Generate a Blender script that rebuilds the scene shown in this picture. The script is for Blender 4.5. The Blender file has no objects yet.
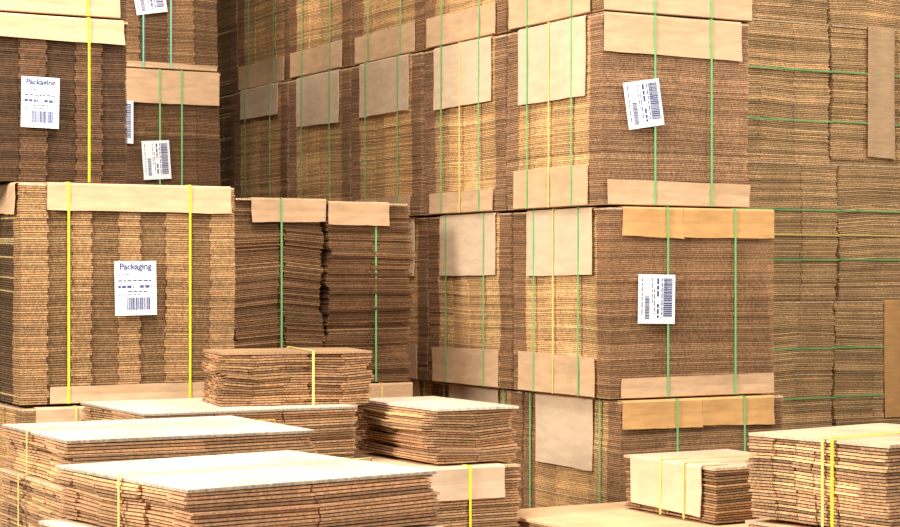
import bpy, math, random
import numpy as np
from mathutils import Vector

scene = bpy.context.scene
scene.view_settings.view_transform = 'Standard'
ROT = math.radians(28.8)
rng = random.Random(7)

# ------------------------------------------------------------ materials
def new_mat(name):
    m = bpy.data.materials.new(name); m.use_nodes = True
    nt = m.node_tree
    return m, nt, nt.nodes['Principled BSDF']

def sheet_material():
    m, nt, b = new_mat('corrugated_sheets')
    N, L = nt.nodes, nt.links
    at = N.new('ShaderNodeAttribute'); at.attribute_name = 'col'
    tc = N.new('ShaderNodeTexCoord')
    mp = N.new('ShaderNodeMapping'); mp.inputs['Scale'].default_value = (1, 1, .6)
    n1 = N.new('ShaderNodeTexNoise'); n1.inputs['Scale'].default_value = 120; n1.inputs['Detail'].default_value = 2
    n2 = N.new('ShaderNodeTexNoise'); n2.inputs['Scale'].default_value = 5; n2.inputs['Detail'].default_value = 4
    r1 = N.new('ShaderNodeMapRange'); r1.inputs['From Min'].default_value = .3; r1.inputs['From Max'].default_value = .7
    r1.inputs['To Min'].default_value = .66; r1.inputs['To Max'].default_value = 1.32
    r2 = N.new('ShaderNodeMapRange'); r2.inputs['From Min'].default_value = .3; r2.inputs['From Max'].default_value = .7
    r2.inputs['To Min'].default_value = .84; r2.inputs['To Max'].default_value = 1.15
    sep = N.new('ShaderNodeSeparateXYZ')
    ab = N.new('ShaderNodeMath'); ab.operation = 'ABSOLUTE'
    gt = N.new('ShaderNodeMath'); gt.operation = 'GREATER_THAN'; gt.inputs[1].default_value = .6
    mx = N.new('ShaderNodeMix'); mx.data_type = 'FLOAT'
    mul = N.new('ShaderNodeMath'); mul.operation = 'MULTIPLY'
    vm = N.new('ShaderNodeVectorMath'); vm.operation = 'SCALE'
    L.new(tc.outputs['Object'], mp.inputs['Vector']); L.new(mp.outputs[0], n1.inputs['Vector'])
    L.new(tc.outputs['Object'], n2.inputs['Vector'])
    L.new(n1.outputs['Fac'], r1.inputs['Value']); L.new(n2.outputs['Fac'], r2.inputs['Value'])
    L.new(tc.outputs['Normal'], sep.inputs[0]); L.new(sep.outputs['Z'], ab.inputs[0]); L.new(ab.outputs[0], gt.inputs[0])
    L.new(gt.outputs[0], mx.inputs[0]); L.new(r1.outputs[0], mx.inputs[2]); mx.inputs[3].default_value = 1.0
    L.new(mx.outputs[0], mul.inputs[0]); L.new(r2.outputs[0], mul.inputs[1])
    L.new(at.outputs['Color'], vm.inputs[0]); L.new(mul.outputs[0], vm.inputs['Scale'])
    L.new(vm.outputs[0], b.inputs['Base Color'])
    b.inputs['Roughness'].default_value = .75
    b.inputs['Specular IOR Level'].default_value = .25
    return m

def kraft(name, col, var=.10):
    m, nt, b = new_mat(name)
    N, L = nt.nodes, nt.links
    tc = N.new('ShaderNodeTexCoord')
    mp = N.new('ShaderNodeMapping'); mp.inputs['Scale'].default_value = (1, 1, 4)
    n = N.new('ShaderNodeTexNoise'); n.inputs['Scale'].default_value = 9; n.inputs['Detail'].default_value = 5
    cr = N.new('ShaderNodeValToRGB')
    cr.color_ramp.elements[0].position = .3; cr.color_ramp.elements[1].position = .7
    cr.color_ramp.elements[0].color = (*[c*(1-var) for c in col], 1)
    cr.color_ramp.elements[1].color = (*[min(1, c*(1+var)) for c in col], 1)
    L.new(tc.outputs['Object'], mp.inputs[0]); L.new(mp.outputs[0], n.inputs['Vector'])
    L.new(n.outputs['Fac'], cr.inputs[0]); L.new(cr.outputs[0], b.inputs['Base Color'])
    b.inputs['Roughness'].default_value = .6
    return m

def plain(name, col, rough=.5, spec=.5):
    m, nt, b = new_mat(name)
    N, L = nt.nodes, nt.links
    n = N.new('ShaderNodeTexNoise'); n.inputs['Scale'].default_value = 25
    cr = N.new('ShaderNodeValToRGB')
    cr.color_ramp.elements[0].color = (*[c*.93 for c in col], 1)
    cr.color_ramp.elements[1].color = (*[min(1, c*1.07) for c in col], 1)
    L.new(n.outputs['Fac'], cr.inputs[0]); L.new(cr.outputs[0], b.inputs['Base Color'])
    b.inputs['Roughness'].default_value = rough
    b.inputs['Specular IOR Level'].default_value = spec
    return m

M_SHEET = sheet_material()
M_TAN = kraft('pad_kraft_tan', (.70, .45, .255), .13)
M_LIGHT = kraft('pad_kraft_light', (.76, .56, .37), .09)
M_ORANGE = kraft('pad_kraft_orange', (.70, .38, .14), .13)
M_GREEN = plain('strap_green', (.20, .56, .20), .35)
M_TEAL = plain('strap_teal', (.2, .65, .50), .35)
M_YEL = plain('strap_yellow', (.98, .95, .04), .35)
M_CREAM = plain('strap_cream', (.88, .72, .22), .35)
M_PAPER = plain('label_paper', (.94, .98, 1.0), .4)
M_INK = plain('label_ink', (.05, .07, .22), .5)

# ------------------------------------------------------------ mesh helpers
FQ = np.array([[0,1,3,2],[4,6,7,5],[0,4,5,1],[2,3,7,6],[0,2,6,4],[1,5,7,3]])
def boxes_mesh(name, B, C=None, wavef=None, mats=(), midx=None):
    B = np.asarray(B, dtype=float); n = len(B)
    v = np.zeros((n, 8, 3))
    for k in range(8):
        v[:, k, 0] = B[:, 0 + ((k >> 2) & 1)]
        v[:, k, 1] = B[:, 2 + ((k >> 1) & 1)]
        v[:, k, 2] = B[:, 4 + (k & 1)]
    v = v.reshape(-1, 3)
    if wavef is not None: v = wavef(v)
    f = (FQ[None] + (np.arange(n)*8)[:, None, None]).reshape(-1, 4)
    me = bpy.data.meshes.new(name)
    me.vertices.add(len(v)); me.vertices.foreach_set('co', v.ravel())
    me.loops.add(f.size); me.loops.foreach_set('vertex_index', f.ravel().astype(np.int32))
    me.polygons.add(len(f))
    me.polygons.foreach_set('loop_start', (np.arange(len(f))*4).astype(np.int32))
    me.polygons.foreach_set('loop_total', np.full(len(f), 4, dtype=np.int32))
    me.polygons.foreach_set('use_smooth', np.zeros(len(f), dtype=bool))
    if C is not None:
        a = me.attributes.new('col', 'FLOAT_COLOR', 'FACE')
        cc = np.ones((n, 6, 4)); cc[:, :, :3] = np.asarray(C)[:, None, :]
        a.data.foreach_set('color', cc.ravel())
    for m in mats: me.materials.append(m)
    if midx is not None:
        me.polygons.foreach_set('material_index', np.repeat(np.asarray(midx, dtype=np.int32), 6))
    me.update(calc_edges=True); me.validate()
    return me

def link(name, me, parent=None):
    o = bpy.data.objects.new(name, me)
    scene.collection.objects.link(o)
    if parent is not None: o.parent = parent
    return o

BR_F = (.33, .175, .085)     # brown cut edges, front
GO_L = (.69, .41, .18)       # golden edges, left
TOPC = (.72, .50, .30)

def bundle(x, y, z, W, D, H, rot=28.8, seed=0, pitch=.0080, colF=BR_F, colL=GO_L, colT=TOPC,
           nx=4, ny=4, fo=.003, lo=.009, rough=.0025, zig=.0009, lean=(0, 0), wave=.0035, gap=.26,
           contrast=.27, streak=.07, tint=.09, bow=.003, alt=False, sg=.0008, zz=.003, crease=False,
           pads=(), straps=(), hstraps=(), labels=(), name='cardboard_bundle'):
    r = np.random.RandomState(seed + 11)
    n = max(3, int(round(H/pitch))); p = H/n; th = p*(1-gap)
    m = min(.1, W*.25, D*.25)
    B, C = [], []
    ex = np.linspace(0, W, nx+1); ex[1:-1] += r.uniform(-.12, .12, nx-1)*W/nx
    ey = np.linspace(m, D-m, ny+1); ey[1:-1] += r.uniform(-.1, .1, ny-1)*D/ny
    gfo = r.uniform(0, fo, nx); glo = r.uniform(0, lo, ny)
    tF = r.uniform(1-tint, 1+tint, nx); tL = r.uniform(1-tint*1.8, 1+tint*1.8, ny)
    if alt:
        for j in range(nx):
            gfo[j] = fo if j % 2 else 0; tF[j] = .66 if j % 2 else 1.10
    wx = wy = 0.
    for i in range(n):
        z0 = i*p; z1 = z0+th; zf = (i+.5)/n
        if i == n-1: z1 = H
        wx = wx*.85 + r.normal(0, zig); wy = wy*.85 + r.normal(0, zig)
        sx = lean[0]*zf + wx; sy = lean[1]*zf + wy
        br = 1 + r.uniform(-contrast, contrast)
        stk = r.rand() < streak
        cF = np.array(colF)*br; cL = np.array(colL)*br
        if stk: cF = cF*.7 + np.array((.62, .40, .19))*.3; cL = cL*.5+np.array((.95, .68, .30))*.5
        if i == n-1:
            if crease:
                cx = [0, .31*W, .315*W, .66*W, .665*W, W]; z1b = H-.0025
                B.append((sx+.002, sx+W-.002, sy+.002, sy+D-.002, z0, z1b)); C.append(np.array(colT)*.62)
                for q in (0, 2, 4):
                    B.append((sx+cx[q]+.002, sx+cx[q+1]-.001, sy+.002, sy+D-.002, z1b+.0001, H))
                    C.append(np.array(colT)*r.uniform(.93, 1.03))
            else:
                B.append((sx+.002, sx+W-.002, sy+.002, sy+D-.002, z0, z1)); C.append(colT)
            continue
        jl = r.uniform(0, rough); jr = r.uniform(0, rough)
        sh = zz if (i//3) % 2 else -zz
        for j in range(nx):
            o = gfo[j] + r.uniform(0, rough)
            x0 = ex[j] + (jl if j == 0 else sg+sh); x1 = ex[j+1] - (jr if j == nx-1 else sg-sh)
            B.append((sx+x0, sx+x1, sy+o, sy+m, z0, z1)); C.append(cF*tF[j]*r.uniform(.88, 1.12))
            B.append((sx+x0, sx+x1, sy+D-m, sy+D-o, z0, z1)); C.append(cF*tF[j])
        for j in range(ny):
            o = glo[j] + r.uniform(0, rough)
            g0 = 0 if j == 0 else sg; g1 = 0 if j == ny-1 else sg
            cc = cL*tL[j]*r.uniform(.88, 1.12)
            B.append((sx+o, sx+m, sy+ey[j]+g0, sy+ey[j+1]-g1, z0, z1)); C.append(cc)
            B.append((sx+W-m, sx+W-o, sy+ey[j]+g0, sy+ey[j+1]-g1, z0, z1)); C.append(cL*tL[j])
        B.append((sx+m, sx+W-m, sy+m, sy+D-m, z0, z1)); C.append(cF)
    ph = r.uniform(0, 6.28, 4)
    def wf(v):
        e = np.sin(np.pi*np.clip(v[:, 2]/H, 0, 1))
        q = np.sin(v[:, 0]*9+ph[0]+v[:, 2]*3)*np.cos(v[:, 1]*8+ph[1]) + .6*np.sin(v[:, 0]*17+v[:, 1]*13+ph[2])
        v[:, 2] += wave*e*q
        v[:, 1] += bow*np.sin(v[:, 2]*7+ph[3])*e
        v[:, 0] += bow*np.sin(v[:, 2]*6+ph[0])*e
        return v
    me = boxes_mesh(name, B, C, wf, (M_SHEET,))
    ob = link(name, me)
    ob.location = (x, y, z); ob.rotation_euler = (0, 0, math.radians(rot))
    for (face, a0, a1, tb, drop, mat) in pads:
        add_pad(ob, face, a0, a1, tb, drop, mat, W, D, H, r, lean)
    if straps:
        B, mi, mats = [], [], []
        for (face, a, mat) in straps:
            if mat not in mats: mats.append(mat)
            k = mats.index(mat); w = .0042; q = .015
            e = H+.007
            if face == 'F':
                L = [(a-w, a+w, -q-.0015, -q, .001, e), (a-w, a+w, -q, D+q, e-.0015, e), (a-w, a+w, D+q, D+q+.0015, .001, e)]
            else:
                L = [(-q-.0015, -q, a-w, a+w, .001, e), (-q, W+q, a-w, a+w, e-.0015, e), (W+q, W+q+.0015, a-w, a+w, .001, e)]
            B += L; mi += [k]*3
        s = link('straps', boxes_mesh('straps', B, mats=mats, midx=mi), ob)
    if hstraps:
        B, mi, mats = [], [], []
        for (zq, mat) in hstraps:
            if mat not in mats: mats.append(mat)
            k = mats.index(mat); q = .006; w = .004
            L = [(-q, W+q, -q-.0015, -q, zq-w, zq+w), (-q, W+q, D+q, D+q+.0015, zq-w, zq+w),
                 (-q-.0015, -q, -q, D+q, zq-w, zq+w), (W+q, W+q+.0015, -q, D+q, zq-w, zq+w)]
            B += L; mi += [k]*4
        def hw(v):
            v[:, 2] += .006*np.sin(v[:, 0]*5); return v
        link('straps_around', boxes_mesh('straps_around', B, wavef=hw, mats=mats, midx=mi), ob)
    for lb in labels: add_label(ob, *lb)
    return ob

def add_pad(ob, face, a0, a1, tb, drop, mat, W, D, H, r, lean):
    n = 8
    if tb == 'T': prof = [(-.11, H+.003), (.004, H+.003), (.010, H-.004), (.008, H-drop*.5), (.011, H-drop)]
    else: prof = [(.011, drop), (.008, drop*.5), (.010, .004), (.006, .0015)]
    V, F = [], []
    j = [r.uniform(-.006, .006) for _ in range(n+1)]
    sk = r.uniform(-.012, .012)
    for i in range(n+1):
        f = i/n
        for k, (o, zq) in enumerate(prof):
            end = (k == len(prof)-1 and tb == 'T') or (k == 0 and tb == 'B')
            a = a0+(a1-a0)*f + (sk*(.5-f)*1.0 if end else 0)
            if end: zq += j[i]*.3 + sk*(f-.5)
            oo = o + (.003*math.sin(f*7+j[0]*400) if 0 < k else 0)
            if face == 'F': V.append((a, -oo+min(lean[1], 0)*1.4, zq))
            else: V.append((-oo, a, zq))
    K = len(prof)
    for i in range(n):
        for k in range(K-1):
            F.append([i*K+k, i*K+k+1, (i+1)*K+k+1, (i+1)*K+k])
    me = bpy.data.meshes.new('pad'); me.from_pydata(V, [], F); me.materials.append(mat); me.update()
    o = link('pad', me, ob)
    sm = o.modifiers.new('s', 'SOLIDIFY'); sm.thickness = .003; sm.offset = 0
    return o

def add_label(ob, cx, cz, w, h, tilt, kind):
    """printed shipping label taped on the front face (kind 0 upright, 1 sideways print)"""
    B = [(-w/2, w/2, -.0008, .0008, -h/2, h/2)]; mi = [0]
    r = random.Random(int(cx*1000+cz*777))
    y0, y1 = -.0014, -.0008
    def bar(x0, x1, z0, z1):
        if kind == 1:
            B.append((z0*w/h, z1*w/h, y0, y1, -x1*h/w, -x0*h/w))
        else: B.append((x0, x1, y0, y1, z0, z1))
        mi.append(1)
    def words(xa, xb, zc, hh):
        xx = xa
        while xx < xb:
            l = r.uniform(.05, .12)*w
            bar(xx, min(xx+l, xb), zc-hh/2, zc+hh/2); xx += l + .03*w
    if kind == 1: words(-.42*w, .35*w, -.40*h, .02*h)
    words(-.42*w, -.1*w, .25*h, .018*h)
    words(-.42*w, .38*w, .14*h, .024*h)
    words(-.42*w, -.05*w, .03*h, .050*h); words(.1*w, .38*w, .03*h, .050*h)
    words(-.2*w, .3*w, -.06*h, .020*h)
    words(-.42*w, .1*w, -.12*h, .016*h)
    if kind == 0:
        xx = -.22*w
        while xx < .34*w:
            l = r.choice([.012, .02, .03])*w
            bar(xx, xx+l, -.40*h, -.17*h); xx += l + r.choice([.010, .016])*w
    else:
        xx = -.42*w
        while xx < .36*w:
            l = r.choice([.012, .02, .03])*w
            bar(xx, xx+l, .18*h, .42*h); xx += l+.012*w
        xx = -.05*w
        while xx < .40*w:
            l = r.choice([.012, .02])*w
            bar(xx, xx+l, -.32*h, -.20*h); xx += l+.012*w
    o = link('shipping_label', boxes_mesh('shipping_label', B, mats=(M_PAPER, M_INK), midx=mi), ob)
    o.location = (cx, -.0185, cz); o.rotation_euler = (0, math.radians(tilt), 0)
    if kind == 0:
        cu = bpy.data.curves.new('label_heading', 'FONT'); cu.body = 'Packaging'; cu.size = w*.2; cu.extrude = .0002
        cu.offset = .0009
        cu.align_x = 'CENTER'; cu.materials.append(M_INK)
        t = bpy.data.objects.new('label_heading', cu); scene.collection.objects.link(t)
        t.parent = o; t.location = (-.0*w, -.0012, .35*h); t.rotation_euler = (math.radians(90), 0, 0)

# ------------------------------------------------------------ main row of stacks (right of centre)
c, s = math.cos(ROT), math.sin(ROT)
bx, by = c, s
ax, ay = -s, c
H = .788
G = M_GREEN; Yl = M_CREAM
def row(x0, y0, tier, k, W, D=.778, **kw):
    j = np.random.RandomState(tier*31+k*7)
    ob = j.uniform(-.014, .014) if k else 0
    X = x0+ax*(k*.79)+bx*ob; Y = y0+ay*(k*.79)+by*ob
    return bundle(X, Y, (tier-1)*.8, W, D, H, seed=tier*50+k, **kw)

for k in range(6):
    dk = 1 if k < 5 else .35  # last column: side colour darkened to stand for shade in the gap
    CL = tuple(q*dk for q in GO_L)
    # tier 1
    pf = [('L', .20, .66, 'T', .30, M_LIGHT)]
    st = [('L', .14, G), ('L', .70, G)]
    if k == 0:
        pf.append(('F', .0, .40, 'T', .115, M_ORANGE)); pf.append(('F', .402, .78, 'T', .115, M_ORANGE)); st += [('F', .27, G), ('F', .62, G)]
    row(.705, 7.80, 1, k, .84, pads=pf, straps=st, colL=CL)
    # tier 2
    pf = [('L', .12, .64, 'T', .28, M_LIGHT), ('L', .10, .72, 'B', .17, M_TAN)]
    st = [('L', .22, G), ('L', .42, Yl), ('L', .58, G)] if k == 0 else [('L', .22, G), ('L', .58, G)]
    lb = []
    if k == 0:
        pf += [('F', .06, .36, 'T', .12, M_ORANGE), ('F', .362, .84, 'T', .120, M_ORANGE), ('F', .05, .84, 'B', .085, M_TAN)]
        st += [('F', .28, G), ('F', .63, G)]
        lb = [(.22, .41, .185, .205, 1, 1)]
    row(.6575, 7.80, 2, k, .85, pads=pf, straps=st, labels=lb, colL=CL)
    # tier 3
    if k < 5:
        dr = [.33, .29, .27, .27, .17][k]
        pf = [('L', .12, .66, 'T', dr, M_LIGHT), ('L', .10, .70, 'B', .17 if k == 0 else .10, M_TAN)]
        st = [('L', .22, G), ('L', .40, Yl), ('L', .58, G)] if k < 2 else [('L', .22, G), ('L', .58, G)]
        lb = []
        if k == 0:
            pf += [('F', .0, .70, 'T', .16, M_TAN), ('F', .02, .745, 'B', .10, M_TAN)]
            st += [('F', .25, G), ('F', .54, G)]
            lb = [(.19, .42, .18, .195, -9, 1)]
    else: pf, st, lb = [], [], []
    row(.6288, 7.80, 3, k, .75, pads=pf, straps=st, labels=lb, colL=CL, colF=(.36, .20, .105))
    # tier 4
    pf = [('L', .08, .74, 'B', .14, M_TAN)] if k < 5 else []
    st = [('L', .22, G), ('L', .58, G)] if k < 5 else []
    if k == 0:
        pf += [('F', .0, .76, 'B', .12, M_TAN)]; st += [('F', .25, G), ('F', .54, G)]
    row(.6288, 7.80, 4, k, .77, pads=pf, straps=st, colL=CL)

# ------------------------------------------------------------ far right stacks
for kk in range(2):
    X = 1.52+bx*kk*.80; Y = 10.55+by*kk*.80
    q = 300+kk*20
    common = dict(colF=(.66, .41, .20), colL=GO_L, wave=.010, rough=.007, nx=3, fo=.008, zig=.0025, bow=.008, contrast=.38, streak=.15, pitch=.0105, gap=.28, zz=.004)
    bundle(X, Y, 0, .79, .8, .37, seed=q, **common)
    for t, (z0, hh) in enumerate([(.375, .785), (1.165, .785), (1.955, .80), (2.76, .7)]):
        pd = []
        if kk == 1 and t == 2: pd = [('F', .26, .46, 'T', .76, M_TAN)]
        if kk == 1 and t == 0: pd = [('F', .36, .60, 'T', .68, M_ORANGE)]
        bundle(X+[0, .02, -.02, -.03][t], Y, z0, .79, .8, hh, seed=q+t+1, pads=pd,
               hstraps=[(hh*.30, G), (hh*.66, G)] + ([(hh*.48, Yl)] if t == 1 else []), **common)

# ------------------------------------------------------------ left stack
Y_ = M_YEL
LX, LY = -1.586, 7.0
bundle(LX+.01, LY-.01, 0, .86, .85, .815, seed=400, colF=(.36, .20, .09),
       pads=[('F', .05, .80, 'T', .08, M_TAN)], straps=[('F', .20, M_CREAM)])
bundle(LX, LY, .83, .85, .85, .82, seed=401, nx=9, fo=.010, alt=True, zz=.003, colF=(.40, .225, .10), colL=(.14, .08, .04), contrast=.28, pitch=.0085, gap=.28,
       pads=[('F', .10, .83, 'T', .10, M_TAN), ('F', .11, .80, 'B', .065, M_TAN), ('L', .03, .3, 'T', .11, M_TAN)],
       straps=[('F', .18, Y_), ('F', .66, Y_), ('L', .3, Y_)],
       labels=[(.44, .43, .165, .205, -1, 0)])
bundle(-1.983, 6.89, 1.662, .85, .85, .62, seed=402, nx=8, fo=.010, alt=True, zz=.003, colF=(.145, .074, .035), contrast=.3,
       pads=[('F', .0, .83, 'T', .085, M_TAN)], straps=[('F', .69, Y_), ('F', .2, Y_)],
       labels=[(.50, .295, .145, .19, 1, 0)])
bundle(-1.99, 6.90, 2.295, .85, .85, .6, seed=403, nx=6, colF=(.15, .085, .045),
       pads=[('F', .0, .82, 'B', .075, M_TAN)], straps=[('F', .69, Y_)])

# ------------------------------------------------------------ left rear stack
T_ = M_TEAL
BXo, BYo = -1.965, 9.59
bundle(BXo, BYo, 0, .85, .8, .785, seed=410)
bundle(BXo+.05, BYo+.02, .795, .87, .8, .79, seed=411)
bundle(BXo, BYo, 1.595, .86, .8, .775, seed=412, colF=(.18, .093, .043), nx=6,
       pads=[('F', .30, .85, 'T', .17, M_TAN)], straps=[('F', .52, G), ('F', .64, G)],
       labels=[(.50, .31, .15, .20, -4, 1), (.30, .5, .15, .22, 0, 1)])
bundle(BXo+.0, BYo, 2.38, .85, .8, .75, seed=413, colF=(.29, .16, .075), nx=6, alt=True, fo=.01,
       pads=[('F', .30, .84, 'B', .03, M_TAN)], straps=[('F', .43, T_), ('F', .58, T_)],
       labels=[(.46, .38, .17, .2, -10, 1)])

# ------------------------------------------------------------ middle slumped stack
bundle(-.926, 8.19, 0, .86, .8, .82, seed=420, pads=[('F', .50, .86, 'T', .09, M_TAN)], straps=[('F', .70, Yl)])
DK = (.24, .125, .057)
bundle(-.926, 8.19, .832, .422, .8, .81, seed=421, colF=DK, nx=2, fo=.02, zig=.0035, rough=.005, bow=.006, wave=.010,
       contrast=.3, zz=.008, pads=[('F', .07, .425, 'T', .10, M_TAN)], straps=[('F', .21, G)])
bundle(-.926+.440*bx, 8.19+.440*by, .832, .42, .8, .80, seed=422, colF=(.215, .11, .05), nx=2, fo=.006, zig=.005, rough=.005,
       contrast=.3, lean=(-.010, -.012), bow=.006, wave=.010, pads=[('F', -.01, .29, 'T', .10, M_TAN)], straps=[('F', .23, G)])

# ------------------------------------------------------------ foreground low piles
FG = dict(pitch=.0090, gap=.34, contrast=.38, streak=.18, wave=.004, rough=.010, bow=.005, sg=.002)
FC = (.50, .29, .15)
TW = (.76, .60, .44)  # foreground top sheets, overexposure from overhead light put into the paler colour
EX, EY = -1.03, 6.30
bundle(EX, EY, 0, .79, .68, .66, seed=430, colF=FC, colL=FC, **FG)
bundle(EX, EY, .665, .79, .68, .185, seed=431, colF=FC, colL=FC, colT=TW, zig=.006, nx=3, fo=.012, crease=True, **FG)
bundle(-.80, 6.60, .853, .55, .36, .185, rot=18, seed=432, colF=(.38, .21, .10), colL=FC, colT=(.42, .25, .13), zig=.005, lean=(.02, .02), nx=5,
       pitch=.0090, gap=.32, contrast=.35, streak=.05, wave=.010, rough=.010, fo=.018, zz=.006, straps=[('F', .33, M_CREAM)])
bundle(-1.10, 5.40, 0, .78, .68, .70, seed=440, colF=FC, colL=FC, zig=.004, straps=[('L', .40, M_CREAM)], **FG)
bundle(-1.08, 5.40, .708, .78, .68, .13, seed=441, colF=FC, colL=FC, colT=TW, zig=.005, nx=2, fo=.03, crease=True,
       straps=[('L', .38, M_CREAM)], **FG)
bundle(-.66, 4.44, 0, .82, .76, .655, rot=35, seed=450, colF=FC, colL=FC, colT=TW, zig=.003, **FG)
bundle(-.605, 4.50, .664, .74, .73, .135, rot=37, seed=451, colF=(.50, .28, .15), colL=FC, colT=TW, zig=.005, nx=2, fo=.03, crease=True,
       straps=[('L', .36, M_CREAM)], **FG)
bundle(-.13, 6.46, 0, .43, .66, .645, seed=460, colF=FC, colL=FC, nx=2, pads=[('F', .03, .36, 'T', .11, M_LIGHT)],
       straps=[('F', .22, Y_)], **FG)
bundle(-.045, 6.53, .658, .33, .64, .19, seed=461, colF=FC, colL=FC, colT=TW, zig=.007, nx=2, ny=2, fo=.01,
       pitch=.0090, gap=.34, contrast=.38, streak=.15, wave=.010, rough=.010)
bundle(.65, 6.0, 0, 1.1, 1.05, .45, seed=470, colF=FC, colL=FC, colT=(.76, .50, .27), **FG)
bundle(.907, 6.5, .458, .48, .56, .19, seed=471, colF=(.33, .185, .09), colL=FC, colT=(.70, .50, .32), nx=2,
       pads=[('L', .07, .50, 'T', .17, M_LIGHT)], straps=[('L', .16, M_CREAM), ('L', .30, Yl)], **FG)
bundle(1.20, 5.14, 0, .6, .54, .59, rot=38, seed=472, colF=FC, colL=FC, zig=.003, **FG)
bundle(1.20, 5.14, .604, .6, .52, .245, rot=38, seed=473, colF=FC, colL=FC, colT=(.70, .50, .32), zig=.003,
       straps=[('L', .20, Y_), ('L', .235, M_CREAM)], **FG)

# ------------------------------------------------------------ room shell
def slab(name, b, mat):
    return link(name, boxes_mesh(name, [b], mats=(mat,)))
M_FLOOR = kraft('concrete_floor', (.28, .25, .22), .2)
M_WALL = kraft('painted_block_wall', (.05, .035, .025), .15)
M_CEIL = kraft('ceiling_deck', (.45, .42, .38), .1)
slab('floor', (-6, 5, -2, 15, -.1, 0), M_FLOOR)
slab('wall_back', (-6, 5, 15, 15.2, 0, 6), M_WALL)
slab('wall_left', (-6.2, -6, -2, 15, 0, 6), M_WALL)
slab('wall_right', (5, 5.2, -2, 15, 0, 6), M_WALL)
slab('ceiling', (-6.2, 5.2, -2, 15.2, 6, 6.1), M_CEIL)

# ------------------------------------------------------------ lights
def area(name, loc, tgt, size, power, col):
    l = bpy.data.lights.new(name, 'AREA'); l.size = size; l.energy = power; l.color = col
    o = bpy.data.objects.new(name, l); scene.collection.objects.link(o)
    o.location = loc
    o.rotation_euler = (Vector(tgt)-Vector(loc)).to_track_quat('-Z', 'Y').to_euler()
area('bay_light_key', (-4.8, 2.2, 3.8), (.3, 9, 1.5), 1.6, 600, (1, .94, .85))
area('bay_light_front', (2.2, .3, 3.4), (.6, 8, 1.2), 1.6, 230, (1, .94, .86))
area('bay_light_top', (-.7, 5.0, 5.5), (-.6, 5.3, 0), 1.8, 310, (1, .96, .92))
area('added_fill_right', (3.9, 6.6, 4.6), (2.1, 11, 1.5), 1.2, 130, (1, .94, .85))  # unseen fill, added to brighten the far right stacks
w = bpy.data.worlds.new('World'); scene.world = w; w.use_nodes = True
w.node_tree.nodes['Background'].inputs[0].default_value = (1, .93, .85, 1)
w.node_tree.nodes['Background'].inputs[1].default_value = .15

# ------------------------------------------------------------ camera
cd = bpy.data.cameras.new('camera'); cam = bpy.data.objects.new('camera', cd)
scene.collection.objects.link(cam)
cam.location = (0, 0, 1.31); cam.rotation_euler = (math.radians(90), 0, 0)
cd.sensor_width = 36; cd.lens = 75.92; cd.shift_y = .0128
scene.camera = cam
